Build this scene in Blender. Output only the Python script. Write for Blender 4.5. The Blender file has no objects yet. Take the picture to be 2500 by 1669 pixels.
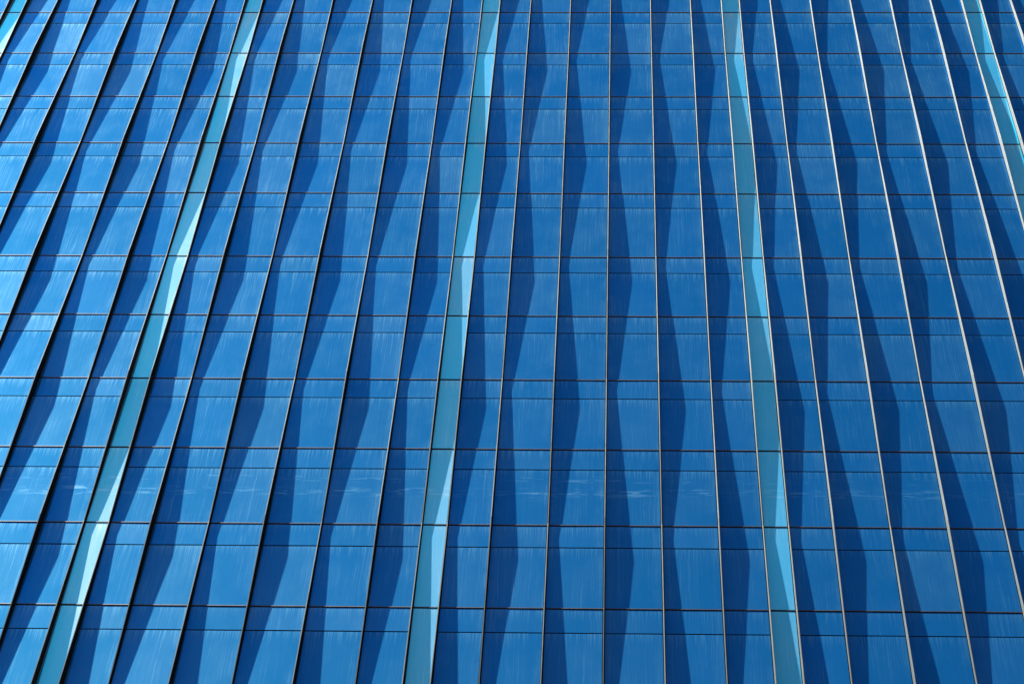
import bpy, bmesh, math, random
from mathutils import Matrix, Vector
random.seed(7)
S = bpy.context.scene
COL = S.collection

# ------------------------------------------------------------------ camera
G = 95.13364                               # height of the reference joint above the ground
cam_d = bpy.data.cameras.new('camera')
cam = bpy.data.objects.new('camera', cam_d); COL.objects.link(cam); S.camera = cam
cam_d.sensor_fit = 'HORIZONTAL'; cam_d.sensor_width = 36.0
F_PX = 6566.53                             # focal length for a 2500 px wide picture
cam_d.lens = 36.0 * F_PX / 2500.0
cam_d.clip_start = 0.5; cam_d.clip_end = 5000
CAM_LOC = Vector((0.29124, -39.78279, G - 93.43364))
CAM_ROT = Matrix.Rotation(0.07766, 3, 'Z') @ Matrix.Rotation(2.61599, 3, 'X') @ Matrix.Rotation(0.07198, 3, 'Z')
cam.matrix_world = Matrix.Translation(CAM_LOC) @ CAM_ROT.to_4x4()

# ------------------------------------------------------------------ sky, sun, exposure
TO_SUN = Vector((-2.80, -1.0, 5.90)).normalized()
W = bpy.data.worlds.new('World'); S.world = W; W.use_nodes = True
wn = W.node_tree; bg = wn.nodes['Background']
sky = wn.nodes.new('ShaderNodeTexSky'); sky.sky_type = 'NISHITA'; sky.sun_disc = False
sky.sun_elevation = math.asin(TO_SUN.z)
sky.sun_rotation = math.atan2(TO_SUN.x, TO_SUN.y) % (2 * math.pi)
sky.altitude = 100; sky.air_density = 0.13; sky.dust_density = 2.4; sky.ozone_density = 6.0
wn.links.new(sky.outputs[0], bg.inputs[0]); bg.inputs[1].default_value = 0.05
sun_d = bpy.data.lights.new('sun', 'SUN'); sun_d.energy = 5.0; sun_d.angle = math.radians(0.53)
sun_d.color = (1.0, 0.975, 0.94)
sun = bpy.data.objects.new('sun', sun_d); COL.objects.link(sun)
sun.rotation_euler = TO_SUN.to_track_quat('Z', 'Y').to_euler(); sun.location = (-60, -30, 160)
vs = S.view_settings
vs.view_transform = 'Standard'; vs.look = 'None'; vs.gamma = 1.0; vs.use_curve_mapping = False
vs.exposure = 2.0

# ------------------------------------------------------------------ node helpers
def new_mat(name):
    m = bpy.data.materials.new(name); m.use_nodes = True
    nt = m.node_tree; nt.nodes.clear()
    out = nt.nodes.new('ShaderNodeOutputMaterial')
    return m, nt, out
class N:
    def __init__(s, nt): s.nt = nt
    def _in(s, sock, v):
        if hasattr(v, 'is_linked') or isinstance(v, bpy.types.NodeSocket): s.nt.links.new(v, sock)
        else: sock.default_value = v
    def math(s, op, a, b=0.0, c=0.0, clamp=False):
        n = s.nt.nodes.new('ShaderNodeMath'); n.operation = op; n.use_clamp = clamp
        s._in(n.inputs[0], a); s._in(n.inputs[1], b); s._in(n.inputs[2], c); return n.outputs[0]
    def ramp(s, v, a, b, lo=0.0, hi=1.0):
        n = s.nt.nodes.new('ShaderNodeMapRange'); n.clamp = True; n.interpolation_type = 'SMOOTHSTEP'
        s._in(n.inputs[0], v); s._in(n.inputs[1], a); s._in(n.inputs[2], b); s._in(n.inputs[3], lo); s._in(n.inputs[4], hi); return n.outputs[0]
    def comb(s, x, y, z):
        n = s.nt.nodes.new('ShaderNodeCombineXYZ'); s._in(n.inputs[0], x); s._in(n.inputs[1], y); s._in(n.inputs[2], z); return n.outputs[0]
    def sep(s, v):
        n = s.nt.nodes.new('ShaderNodeSeparateXYZ'); s._in(n.inputs[0], v); return n.outputs
    def noise(s, vec, scale=1.0, detail=2.0, rough=0.5, dist=0.0):
        n = s.nt.nodes.new('ShaderNodeTexNoise'); s._in(n.inputs['Vector'], vec); n.inputs['Scale'].default_value = scale
        n.inputs['Detail'].default_value = detail; n.inputs['Roughness'].default_value = rough; n.inputs['Distortion'].default_value = dist
        return n.outputs[0]
    def mixc(s, f, a, b):
        n = s.nt.nodes.new('ShaderNodeMix'); n.data_type = 'RGBA'
        s._in(n.inputs[0], f); s._in(n.inputs[6], a); s._in(n.inputs[7], b); return n.outputs[2]
    def mixs(s, f, a, b):
        n = s.nt.nodes.new('ShaderNodeMixShader'); s._in(n.inputs[0], f); s._in(n.inputs[1], a); s._in(n.inputs[2], b); return n.outputs[0]
    def adds(s, a, b):
        n = s.nt.nodes.new('ShaderNodeAddShader'); s._in(n.inputs[0], a); s._in(n.inputs[1], b); return n.outputs[0]
    def diffuse(s, c, r=0.0):
        n = s.nt.nodes.new('ShaderNodeBsdfDiffuse'); s._in(n.inputs[0], c); s._in(n.inputs[1], r); return n.outputs[0]
    def glossy(s, c, r, normal=None):
        n = s.nt.nodes.new('ShaderNodeBsdfAnisotropic'); s._in(n.inputs['Color'], c); s._in(n.inputs['Roughness'], r)
        if normal is not None: s.nt.links.new(normal, n.inputs['Normal'])
        return n.outputs[0]

def panel_material(name, tint, body, sheen, film, film_gloss, w_mirror, w_sheen, film_amount, streak_gain):
    """Coated reflective glass with a weathered film of dust that runs down in streaks."""
    m, nt, out = new_mat(name); n = N(nt)
    geo = nt.nodes.new('ShaderNodeNewGeometry'); oi = nt.nodes.new('ShaderNodeObjectInfo'); tc = nt.nodes.new('ShaderNodeTexCoord')
    px, py, pz = n.sep(geo.outputs['Position'])
    ox, oy, oz = n.sep(tc.outputs['Object'])
    rnd = oi.outputs['Random']
    seed = n.math('MULTIPLY', rnd, 50.0)
    # broad unevenness of the film
    cloud = n.noise(n.comb(n.math('MULTIPLY', px, 1.1), seed, n.math('MULTIPLY', pz, 0.55)), 1.0, 3.0, 0.6)
    # fine vertical run marks, slightly wandering
    wob = n.math('MULTIPLY', n.noise(n.comb(px, 3.0, pz), 1.3, 2.0), 0.10)
    sx = n.math('ADD', px, wob)
    fine = n.noise(n.comb(n.math('MULTIPLY', sx, 55.0), seed, n.math('MULTIPLY', pz, 0.32)), 1.0, 3.0, 0.65)
    thin = n.ramp(n.noise(n.comb(n.math('MULTIPLY', sx, 18.0), seed, n.math('MULTIPLY', pz, 0.20)), 1.0, 2.0, 0.6), 0.60, 0.78)
    grain = n.noise(n.comb(n.math('MULTIPLY', px, 90.0), seed, n.math('MULTIPLY', pz, 22.0)), 1.0, 2.0, 0.7)
    # drips below the top edge of every panel (object origin sits on the top edge)
    dl = n.noise(n.comb(n.math('MULTIPLY', px, 24.0), seed, 0.0), 1.0, 2.0, 0.7)
    dlen = n.ramp(dl, 0.38, 0.72, 0.02, 0.75)
    drip = n.math('SUBTRACT', 1.0, n.math('DIVIDE', n.math('MULTIPLY', oz, -1.0), dlen), clamp=True)
    drip = n.math('MULTIPLY', drip, n.ramp(dl, 0.42, 0.60))
    # wipe marks in a band that runs along the building
    def band(z0, w, sc, th):
        g = n.math('ABSOLUTE', n.math('DIVIDE', n.math('SUBTRACT', pz, z0), w))
        g = n.ramp(g, 0.3, 1.0, 1.0, 0.0)
        s = n.noise(n.comb(n.math('MULTIPLY', px, 1.7), seed, n.math('MULTIPLY', pz, sc)), 1.0, 3.0, 0.6, 0.3)
        return n.math('MULTIPLY', g, n.ramp(s, th, th + 0.16))
    wipes = n.math('ADD', band(62.40, 0.30, 10.0, 0.50), n.math('MULTIPLY', band(63.05, 0.26, 9.0, 0.53), 0.7))
    smear = n.ramp(n.noise(n.comb(n.math('MULTIPLY', px, 3.0), seed, n.math('MULTIPLY', pz, 4.5)), 1.0, 5.0, 0.72, 1.2), 0.66, 0.82)
    f = n.math('MULTIPLY', n.ramp(cloud, 0.30, 0.75), 0.22)
    f = n.math('ADD', f, n.math('MULTIPLY', n.ramp(fine, 0.51, 0.69), n.ramp(cloud, 0.36, 0.66, 0.20, 0.95)))
    f = n.math('ADD', f, n.math('MULTIPLY', thin, n.math('MULTIPLY', n.ramp(cloud, 0.40, 0.60), 0.95)))
    f = n.math('ADD', f, n.math('MULTIPLY', n.ramp(grain, 0.45, 0.8), 0.20))
    f = n.math('ADD', f, n.math('MULTIPLY', drip, 1.3))
    patch = n.ramp(n.noise(n.comb(n.math('MULTIPLY', px, 0.45), 7.0, 0.0), 1.0, 2.0), 0.40, 0.62, 0.35, 1.0)
    f = n.math('ADD', f, n.math('MULTIPLY', n.math('MULTIPLY', wipes, patch), 2.6))
    # paler towards the upright edges of each pane, broken up by noise
    gx, gy, gz = n.sep(tc.outputs['Generated'])
    edge = n.ramp(n.math('ABSOLUTE', n.math('SUBTRACT', gx, 0.5)), 0.30, 0.50)
    f = n.math('ADD', f, n.math('MULTIPLY', n.math('MULTIPLY', edge, n.ramp(cloud, 0.35, 0.62)), n.ramp(fine, 0.35, 0.70, 0.25, 0.9)))
    f = n.math('ADD', f, n.math('MULTIPLY', smear, 0.35))
    f = n.math('MULTIPLY', f, streak_gain)
    f = n.math('ADD', f, n.math('MULTIPLY_ADD', n.math('POWER', rnd, 4.0), 0.07, film_amount))
    f = n.math('MULTIPLY', f, n.ramp(rnd, 0.0, 1.0, 0.85, 1.15))
    # a thin film looks denser the more slantwise one looks through it
    dot = nt.nodes.new('ShaderNodeVectorMath'); dot.operation = 'DOT_PRODUCT'
    nt.links.new(geo.outputs['Incoming'], dot.inputs[0]); nt.links.new(geo.outputs['Normal'], dot.inputs[1])
    slant = n.math('DIVIDE', 0.5, n.math('MAXIMUM', n.math('ABSOLUTE', dot.outputs['Value']), 0.15))
    f = n.math('MULTIPLY', f, n.math('POWER', slant, 2.2), clamp=True)
    lw = nt.nodes.new('ShaderNodeFresnel'); lw.inputs[0].default_value = 1.45
    tint_var = n.mixc(n.math('MULTIPLY', lw.outputs[0], 0.35), tint, (0.0, 0.5, 1, 1))
    pane = n.math('MULTIPLY_ADD', n.math('FRACT', n.math('MULTIPLY', rnd, 17.3)), 0.24, 0.88)
    vm = nt.nodes.new('ShaderNodeVectorMath'); vm.operation = 'SCALE'
    nt.links.new(tint_var, vm.inputs[0]); nt.links.new(pane, vm.inputs['Scale'])
    mirror = n.glossy(vm.outputs[0], 0.015)
    haze = n.mixs(w_sheen / (1.0 - w_mirror), n.diffuse(body), n.glossy(sheen, 0.45))
    core = n.mixs(w_mirror, haze, mirror)
    dust = n.mixs(0.5, n.diffuse(film, 0.3), n.glossy(film_gloss, 0.42))
    nt.links.new(n.mixs(f, core, dust), out.inputs[0])
    return m

def plain(name, col, rough=0.5, metal=0.0, spec=0.5, var=0.0):
    m, nt, out = new_mat(name); n = N(nt)
    p = nt.nodes.new('ShaderNodeBsdfPrincipled')
    p.inputs['Roughness'].default_value = rough; p.inputs['Metallic'].default_value = metal
    p.inputs['Specular IOR Level'].default_value = spec
    if var:
        geo = nt.nodes.new('ShaderNodeNewGeometry'); x, y, z = n.sep(geo.outputs['Position'])
        v = n.noise(n.comb(n.math('MULTIPLY', x, 30.0), n.math('MULTIPLY', y, 30.0), n.math('MULTIPLY', z, 2.2)), 1.0, 4.0, 0.65)
        c = n.mixc(n.ramp(v, 0.3, 0.75), tuple(k * (1 - var) for k in col[:3]) + (1,), tuple(min(1, k * (1 + var)) for k in col[:3]) + (1,))
        nt.links.new(c, p.inputs['Base Color'])
        nt.links.new(n.ramp(v, 0.3, 0.7, rough * 0.85, rough * 1.15), p.inputs['Roughness'])
    else:
        p.inputs['Base Color'].default_value = col
    nt.links.new(p.outputs[0], out.inputs[0]); return m

def brushed(name, metal, paint):
    """Extruded metal with a vertical grain: the sun spreads sideways into a broad streak."""
    m, nt, out = new_mat(name); n = N(nt)
    geo = nt.nodes.new('ShaderNodeNewGeometry'); x, y, z = n.sep(geo.outputs['Position'])
    v = n.noise(n.comb(n.math('MULTIPLY', x, 40.0), n.math('MULTIPLY', y, 40.0), n.math('MULTIPLY', z, 1.6)), 1.0, 4.0, 0.65)
    c = n.mixc(n.ramp(v, 0.3, 0.75), tuple(k * 0.8 for k in metal[:3]) + (1,), tuple(k * 1.15 for k in metal[:3]) + (1,))
    g = nt.nodes.new('ShaderNodeBsdfAnisotropic')
    nt.links.new(c, g.inputs['Color']); g.inputs['Roughness'].default_value = 0.5
    g.inputs['Anisotropy'].default_value = 0.5
    t = nt.nodes.new('ShaderNodeCombineXYZ'); t.inputs[2].default_value = 1.0
    nt.links.new(t.outputs[0], g.inputs['Tangent'])
    nt.links.new(n.mixs(0.25, g.outputs[0], n.diffuse(paint)), out.inputs[0])
    return m

M_BLUE = panel_material('weathered_blue_glass', (0.0, 0.074, 0.38, 1), (0.0, 0.190, 0.61, 1), (0.05, 0.34, 0.53, 1), (0.06, 0.31, 0.53, 1), (0.22, 0.44, 0.58, 1), 0.62, 0.13, 0.0, 0.20)
M_CYAN = panel_material('weathered_cyan_panel', (0.0, 0.62, 1.0, 1), (0.0, 0.56, 1.0, 1), (0.75, 0.80, 0.78, 1), (0.40, 0.64, 0.72, 1), (0.85, 0.82, 0.78, 1), 0.54, 0.09, 0.0, 0.16)
M_FIN = brushed('brushed_aluminium', (0.047, 0.052, 0.052, 1), (0.010, 0.010, 0.010, 1))
M_RAIL = plain('dark_anodised_rail', (0.028, 0.030, 0.036, 1), 0.45, 0.3, 0.5, 0.25)
M_SEAL = plain('black_sealant', (0.006, 0.006, 0.007, 1), 0.8, 0.0, 0.1)
M_WALL = plain('concrete', (0.3, 0.3, 0.29, 1), 0.9, 0.0, 0.2, 0.15)
M_ROOF = plain('grey_roofing', (0.2, 0.2, 0.2, 1), 0.9, 0.0, 0.2, 0.15)
M_GROUND = plain('asphalt', (0.04, 0.04, 0.041, 1), 0.9, 0.0, 0.2, 0.1)

# ------------------------------------------------------------------ mesh helpers
def box(bm, x0, x1, y0, y1, z0, z1):
    v = [bm.verts.new((x, y, z)) for x in (x0, x1) for y in (y0, y1) for z in (z0, z1)]
    for q in ((0, 1, 3, 2), (4, 6, 7, 5), (0, 4, 5, 1), (2, 3, 7, 6), (0, 2, 6, 4), (1, 5, 7, 3)):
        bm.faces.new([v[i] for i in q])
def panel_box(bm, x0, x1, z0, z1, t=0.024, c=0.004):
    """A pane with a small chamfer round its face (the face looks to -y, at y = 0)."""
    a = [bm.verts.new(p) for p in ((x0 + c, 0, z0 + c), (x1 - c, 0, z0 + c), (x1 - c, 0, z1 - c), (x0 + c, 0, z1 - c))]
    b = [bm.verts.new(p) for p in ((x0, c, z0), (x1, c, z0), (x1, c, z1), (x0, c, z1))]
    d = [bm.verts.new(p) for p in ((x0, t, z0), (x1, t, z0), (x1, t, z1), (x0, t, z1))]
    bm.faces.new(a)
    for i in range(4):
        j = (i + 1) % 4
        bm.faces.new((a[i], b[i], b[j], a[j]))
        bm.faces.new((b[i], d[i], d[j], b[j])).material_index = 1      # sealed edge
    bm.faces.new(d[::-1]).material_index = 1
def to_mesh(bm, name):
    bmesh.ops.recalc_face_normals(bm, faces=bm.faces)
    me = bpy.data.meshes.new(name); bm.to_mesh(me); bm.free(); return me
def obj(name, me, mat, parent, loc=(0, 0, 0)):
    if mat and not me.materials: me.materials.append(mat)
    o = bpy.data.objects.new(name, me); COL.objects.link(o); o.location = loc
    if parent: o.parent = parent
    return o

# ------------------------------------------------------------------ layout of the facade (metres)
CY, ED, BAY = 0.67658, 1.16195, 1.5                      # accent strip, edge bay, full bay
OFFS = [0, CY, CY + ED, CY + ED + BAY, CY + ED + 2 * BAY, CY + ED + 3 * BAY, CY + ED + 4 * BAY]
MOD = CY + 2 * ED + 4 * BAY
H, H_TALL, SP = 3.74256, 4.38653, 1.01498                # storey, the tall storey, spandrel height
MODS = range(-1, 6)
fins = [((m - 2) * MOD + OFFS[p] - OFFS[4], p) for m in MODS for p in range(7)]
fins.append((4 * MOD - OFFS[4], 0))
def ZJ(j): return G - H * j - ((H_TALL - H) if j >= 5 else 0.0)
J0 = -3
J1 = max(j for j in range(60) if ZJ(j) > 4.0)
JOINTS = list(range(J0, J1 + 1))
ZTOP, ZBOT = ZJ(J0), ZJ(J1)
D_MAX, D_MIN, FW = 0.270, 0.104, 0.023
def phase_depth(p, j):
    """Depth of a fin at a floor joint: neighbouring fins swing in and out in turn, four storeys to a swing."""
    k = (j + (0 if p in (0, 1, 3, 5) else 2)) % 4         # group one is deepest at joints 3, 7, 11
    return {3: D_MAX, 1: D_MIN, 0: (D_MAX + D_MIN) / 2, 2: (D_MAX + D_MIN) / 2}[k]
INV = CAM_ROT.transposed()
def pix(P):
    q = INV @ (Vector(P) - CAM_LOC)
    if q.z > -0.1: return None
    return (q.x / -q.z * F_PX + 1250, -q.y / -q.z * F_PX + 834.5)
def in_view(x0, x1, z0, z1, marg=40):
    ps = [pix((x, 0, z)) for x in (x0, x1) for z in (z0, z1)]
    if any(p is None for p in ps): return False
    return max(p[0] for p in ps) > -marg and min(p[0] for p in ps) < 2500 + marg and max(p[1] for p in ps) > -marg and min(p[1] for p in ps) < 1669 + marg

# ------------------------------------------------------------------ ground
bm = bmesh.new(); r = 2500.0
bm.faces.new([bm.verts.new(p) for p in ((-r, -r, 0), (r, -r, 0), (r, r, 0), (-r, r, 0))])
g = obj('ground', to_mesh(bm, 'ground'), M_GROUND, None); g['kind'] = 'structure'

# ------------------------------------------------------------------ the tower
XL, XR = fins[0][0], fins[-1][0]
tower = bpy.data.objects.new('office_tower', None); COL.objects.link(tower)
tower.location = ((XL + XR) / 2, 0, 0); tower.empty_display_size = 5
TL = tower.location
tower['label'] = 'blue glass office tower with projecting metal fins and cyan accent strips'
tower['category'] = 'building'
def part(name, me, mat, loc=(0, 0, 0), parent=None):
    """loc is in world space; the mesh is linked under the tower."""
    o = obj(name, me, mat, parent or tower, Vector(loc) - (TL if parent is None else Vector((0, 0, 0))))
    return o

# body behind the panels, base and roof
bm = bmesh.new(); box(bm, XL, XR, 0.030, 0.25, ZBOT, ZTOP)
part('backing_wall', to_mesh(bm, 'backing_wall'), M_SEAL)
bm = bmesh.new(); box(bm, XL + 0.02, XR - 0.02, 0.25, 28, 0, ZTOP - 0.05)
part('wall', to_mesh(bm, 'wall'), M_WALL)
bm = bmesh.new(); box(bm, XL - 0.1, XR + 0.1, -0.1, 28.1, ZTOP, ZTOP + 0.6)
part('roof', to_mesh(bm, 'roof'), M_ROOF)
bm = bmesh.new(); box(bm, XL, XR, 0.02, 0.25, 0, ZBOT)
part('plinth', to_mesh(bm, 'plinth'), M_WALL)

# panels
GAP = FW / 2 + 0.020                                     # fin half width plus sealant joint
cache = {}
rest = {'window_pane': [], 'spandrel_panel': [], 'accent_panel': []}
count = {}
def panel(kind, x0, x1, z0, z1, mat):
    w, h = round(x1 - x0, 4), round(z1 - z0, 4)
    count.setdefault(kind, 0)
    if not in_view(x0, x1, z0, z1) or count[kind] >= 300:
        rest[kind].append((x0, x1, z0, z1)); return
    count[kind] += 1
    key = (kind, w, h)
    if key not in cache:
        bm = bmesh.new(); panel_box(bm, -w / 2, w / 2, -h, 0)
        cache[key] = to_mesh(bm, kind); cache[key].materials.append(mat); cache[key].materials.append(M_SEAL)
    o = part(kind, cache[key], None, ((x0 + x1) / 2, 0, z1))
    o.rotation_euler = (random.gauss(0, 0.0018), 0, random.gauss(0, 0.0012))
for i in range(len(fins) - 1):
    xa, p = fins[i]; xb = fins[i + 1][0]
    x0, x1 = xa + GAP, xb - GAP
    for j in JOINTS[:-1]:
        zt, zb = ZJ(j) - 0.026, ZJ(j + 1) + 0.040
        if p == 0:
            panel('accent_panel', x0, x1, zb, zt, M_CYAN)
        else:
            zs = ZJ(j) - SP
            panel('spandrel_panel', x0, x1, zs + 0.021, zt, M_BLUE)
            panel('window_pane', x0, x1, zb, zs - 0.021, M_BLUE)
for kind, lst in rest.items():
    if not lst: continue
    bm = bmesh.new()
    for x0, x1, z0, z1 in lst: panel_box(bm, x0, x1, z0, z1)
    o = part(kind + '_field', to_mesh(bm, kind + '_field'), M_CYAN if kind == 'accent_panel' else M_BLUE)
    o.data.materials.append(M_SEAL); o['kind'] = 'stuff'

# transom rails: one run per floor, interrupted at the fins
for j in JOINTS:
    bm = bmesh.new()
    for i in range(len(fins) - 1):
        box(bm, fins[i][0] + FW / 2 + 0.002, fins[i + 1][0] - FW / 2 - 0.002, -0.013, 0.028, ZJ(j) + 0.012, ZJ(j) + 0.038)
    part('transom_rail', to_mesh(bm, 'transom_rail'), M_RAIL)

# fins: storey-high lengths with an open joint at each floor, on a dark core
def fin_mesh(p, w, inset, gap, name):
    bm = bmesh.new(); c = 0.003
    for a in range(len(JOINTS) - 1):
        j = JOINTS[a]
        d1, d0 = phase_depth(p, j) - inset, phase_depth(p, j + 1) - inset
        z1, z0 = ZJ(j) - gap / 2, ZJ(j + 1) + gap / 2
        rows = []
        for z, d in ((z0, d0), (z1, d1)):
            pts = [(-w / 2, 0.029), (-w / 2, -d + c), (-w / 2 + c, -d), (w / 2 - c, -d), (w / 2, -d + c), (w / 2, 0.029)]
            rows.append([bm.verts.new((x, y, z)) for x, y in pts])
        for k in range(6):
            l = (k + 1) % 6
            bm.faces.new((rows[0][k], rows[0][l], rows[1][l], rows[1][k]))
        bm.faces.new(rows[0][::-1]); bm.faces.new(rows[1])
    return to_mesh(bm, name)
fin_meshes = {}
for x, p in fins:
    ph = p in (0, 1, 3, 5)
    if ph not in fin_meshes:
        fin_meshes[ph] = (fin_mesh(p, FW, 0.0, 0.012, 'fin'), fin_mesh(p, FW - 0.010, 0.012, 0.0, 'fin_core'))
    f = part('fin', fin_meshes[ph][0], M_FIN, (x, 0, 0))
    obj('fin_core', fin_meshes[ph][1], M_SEAL, f)
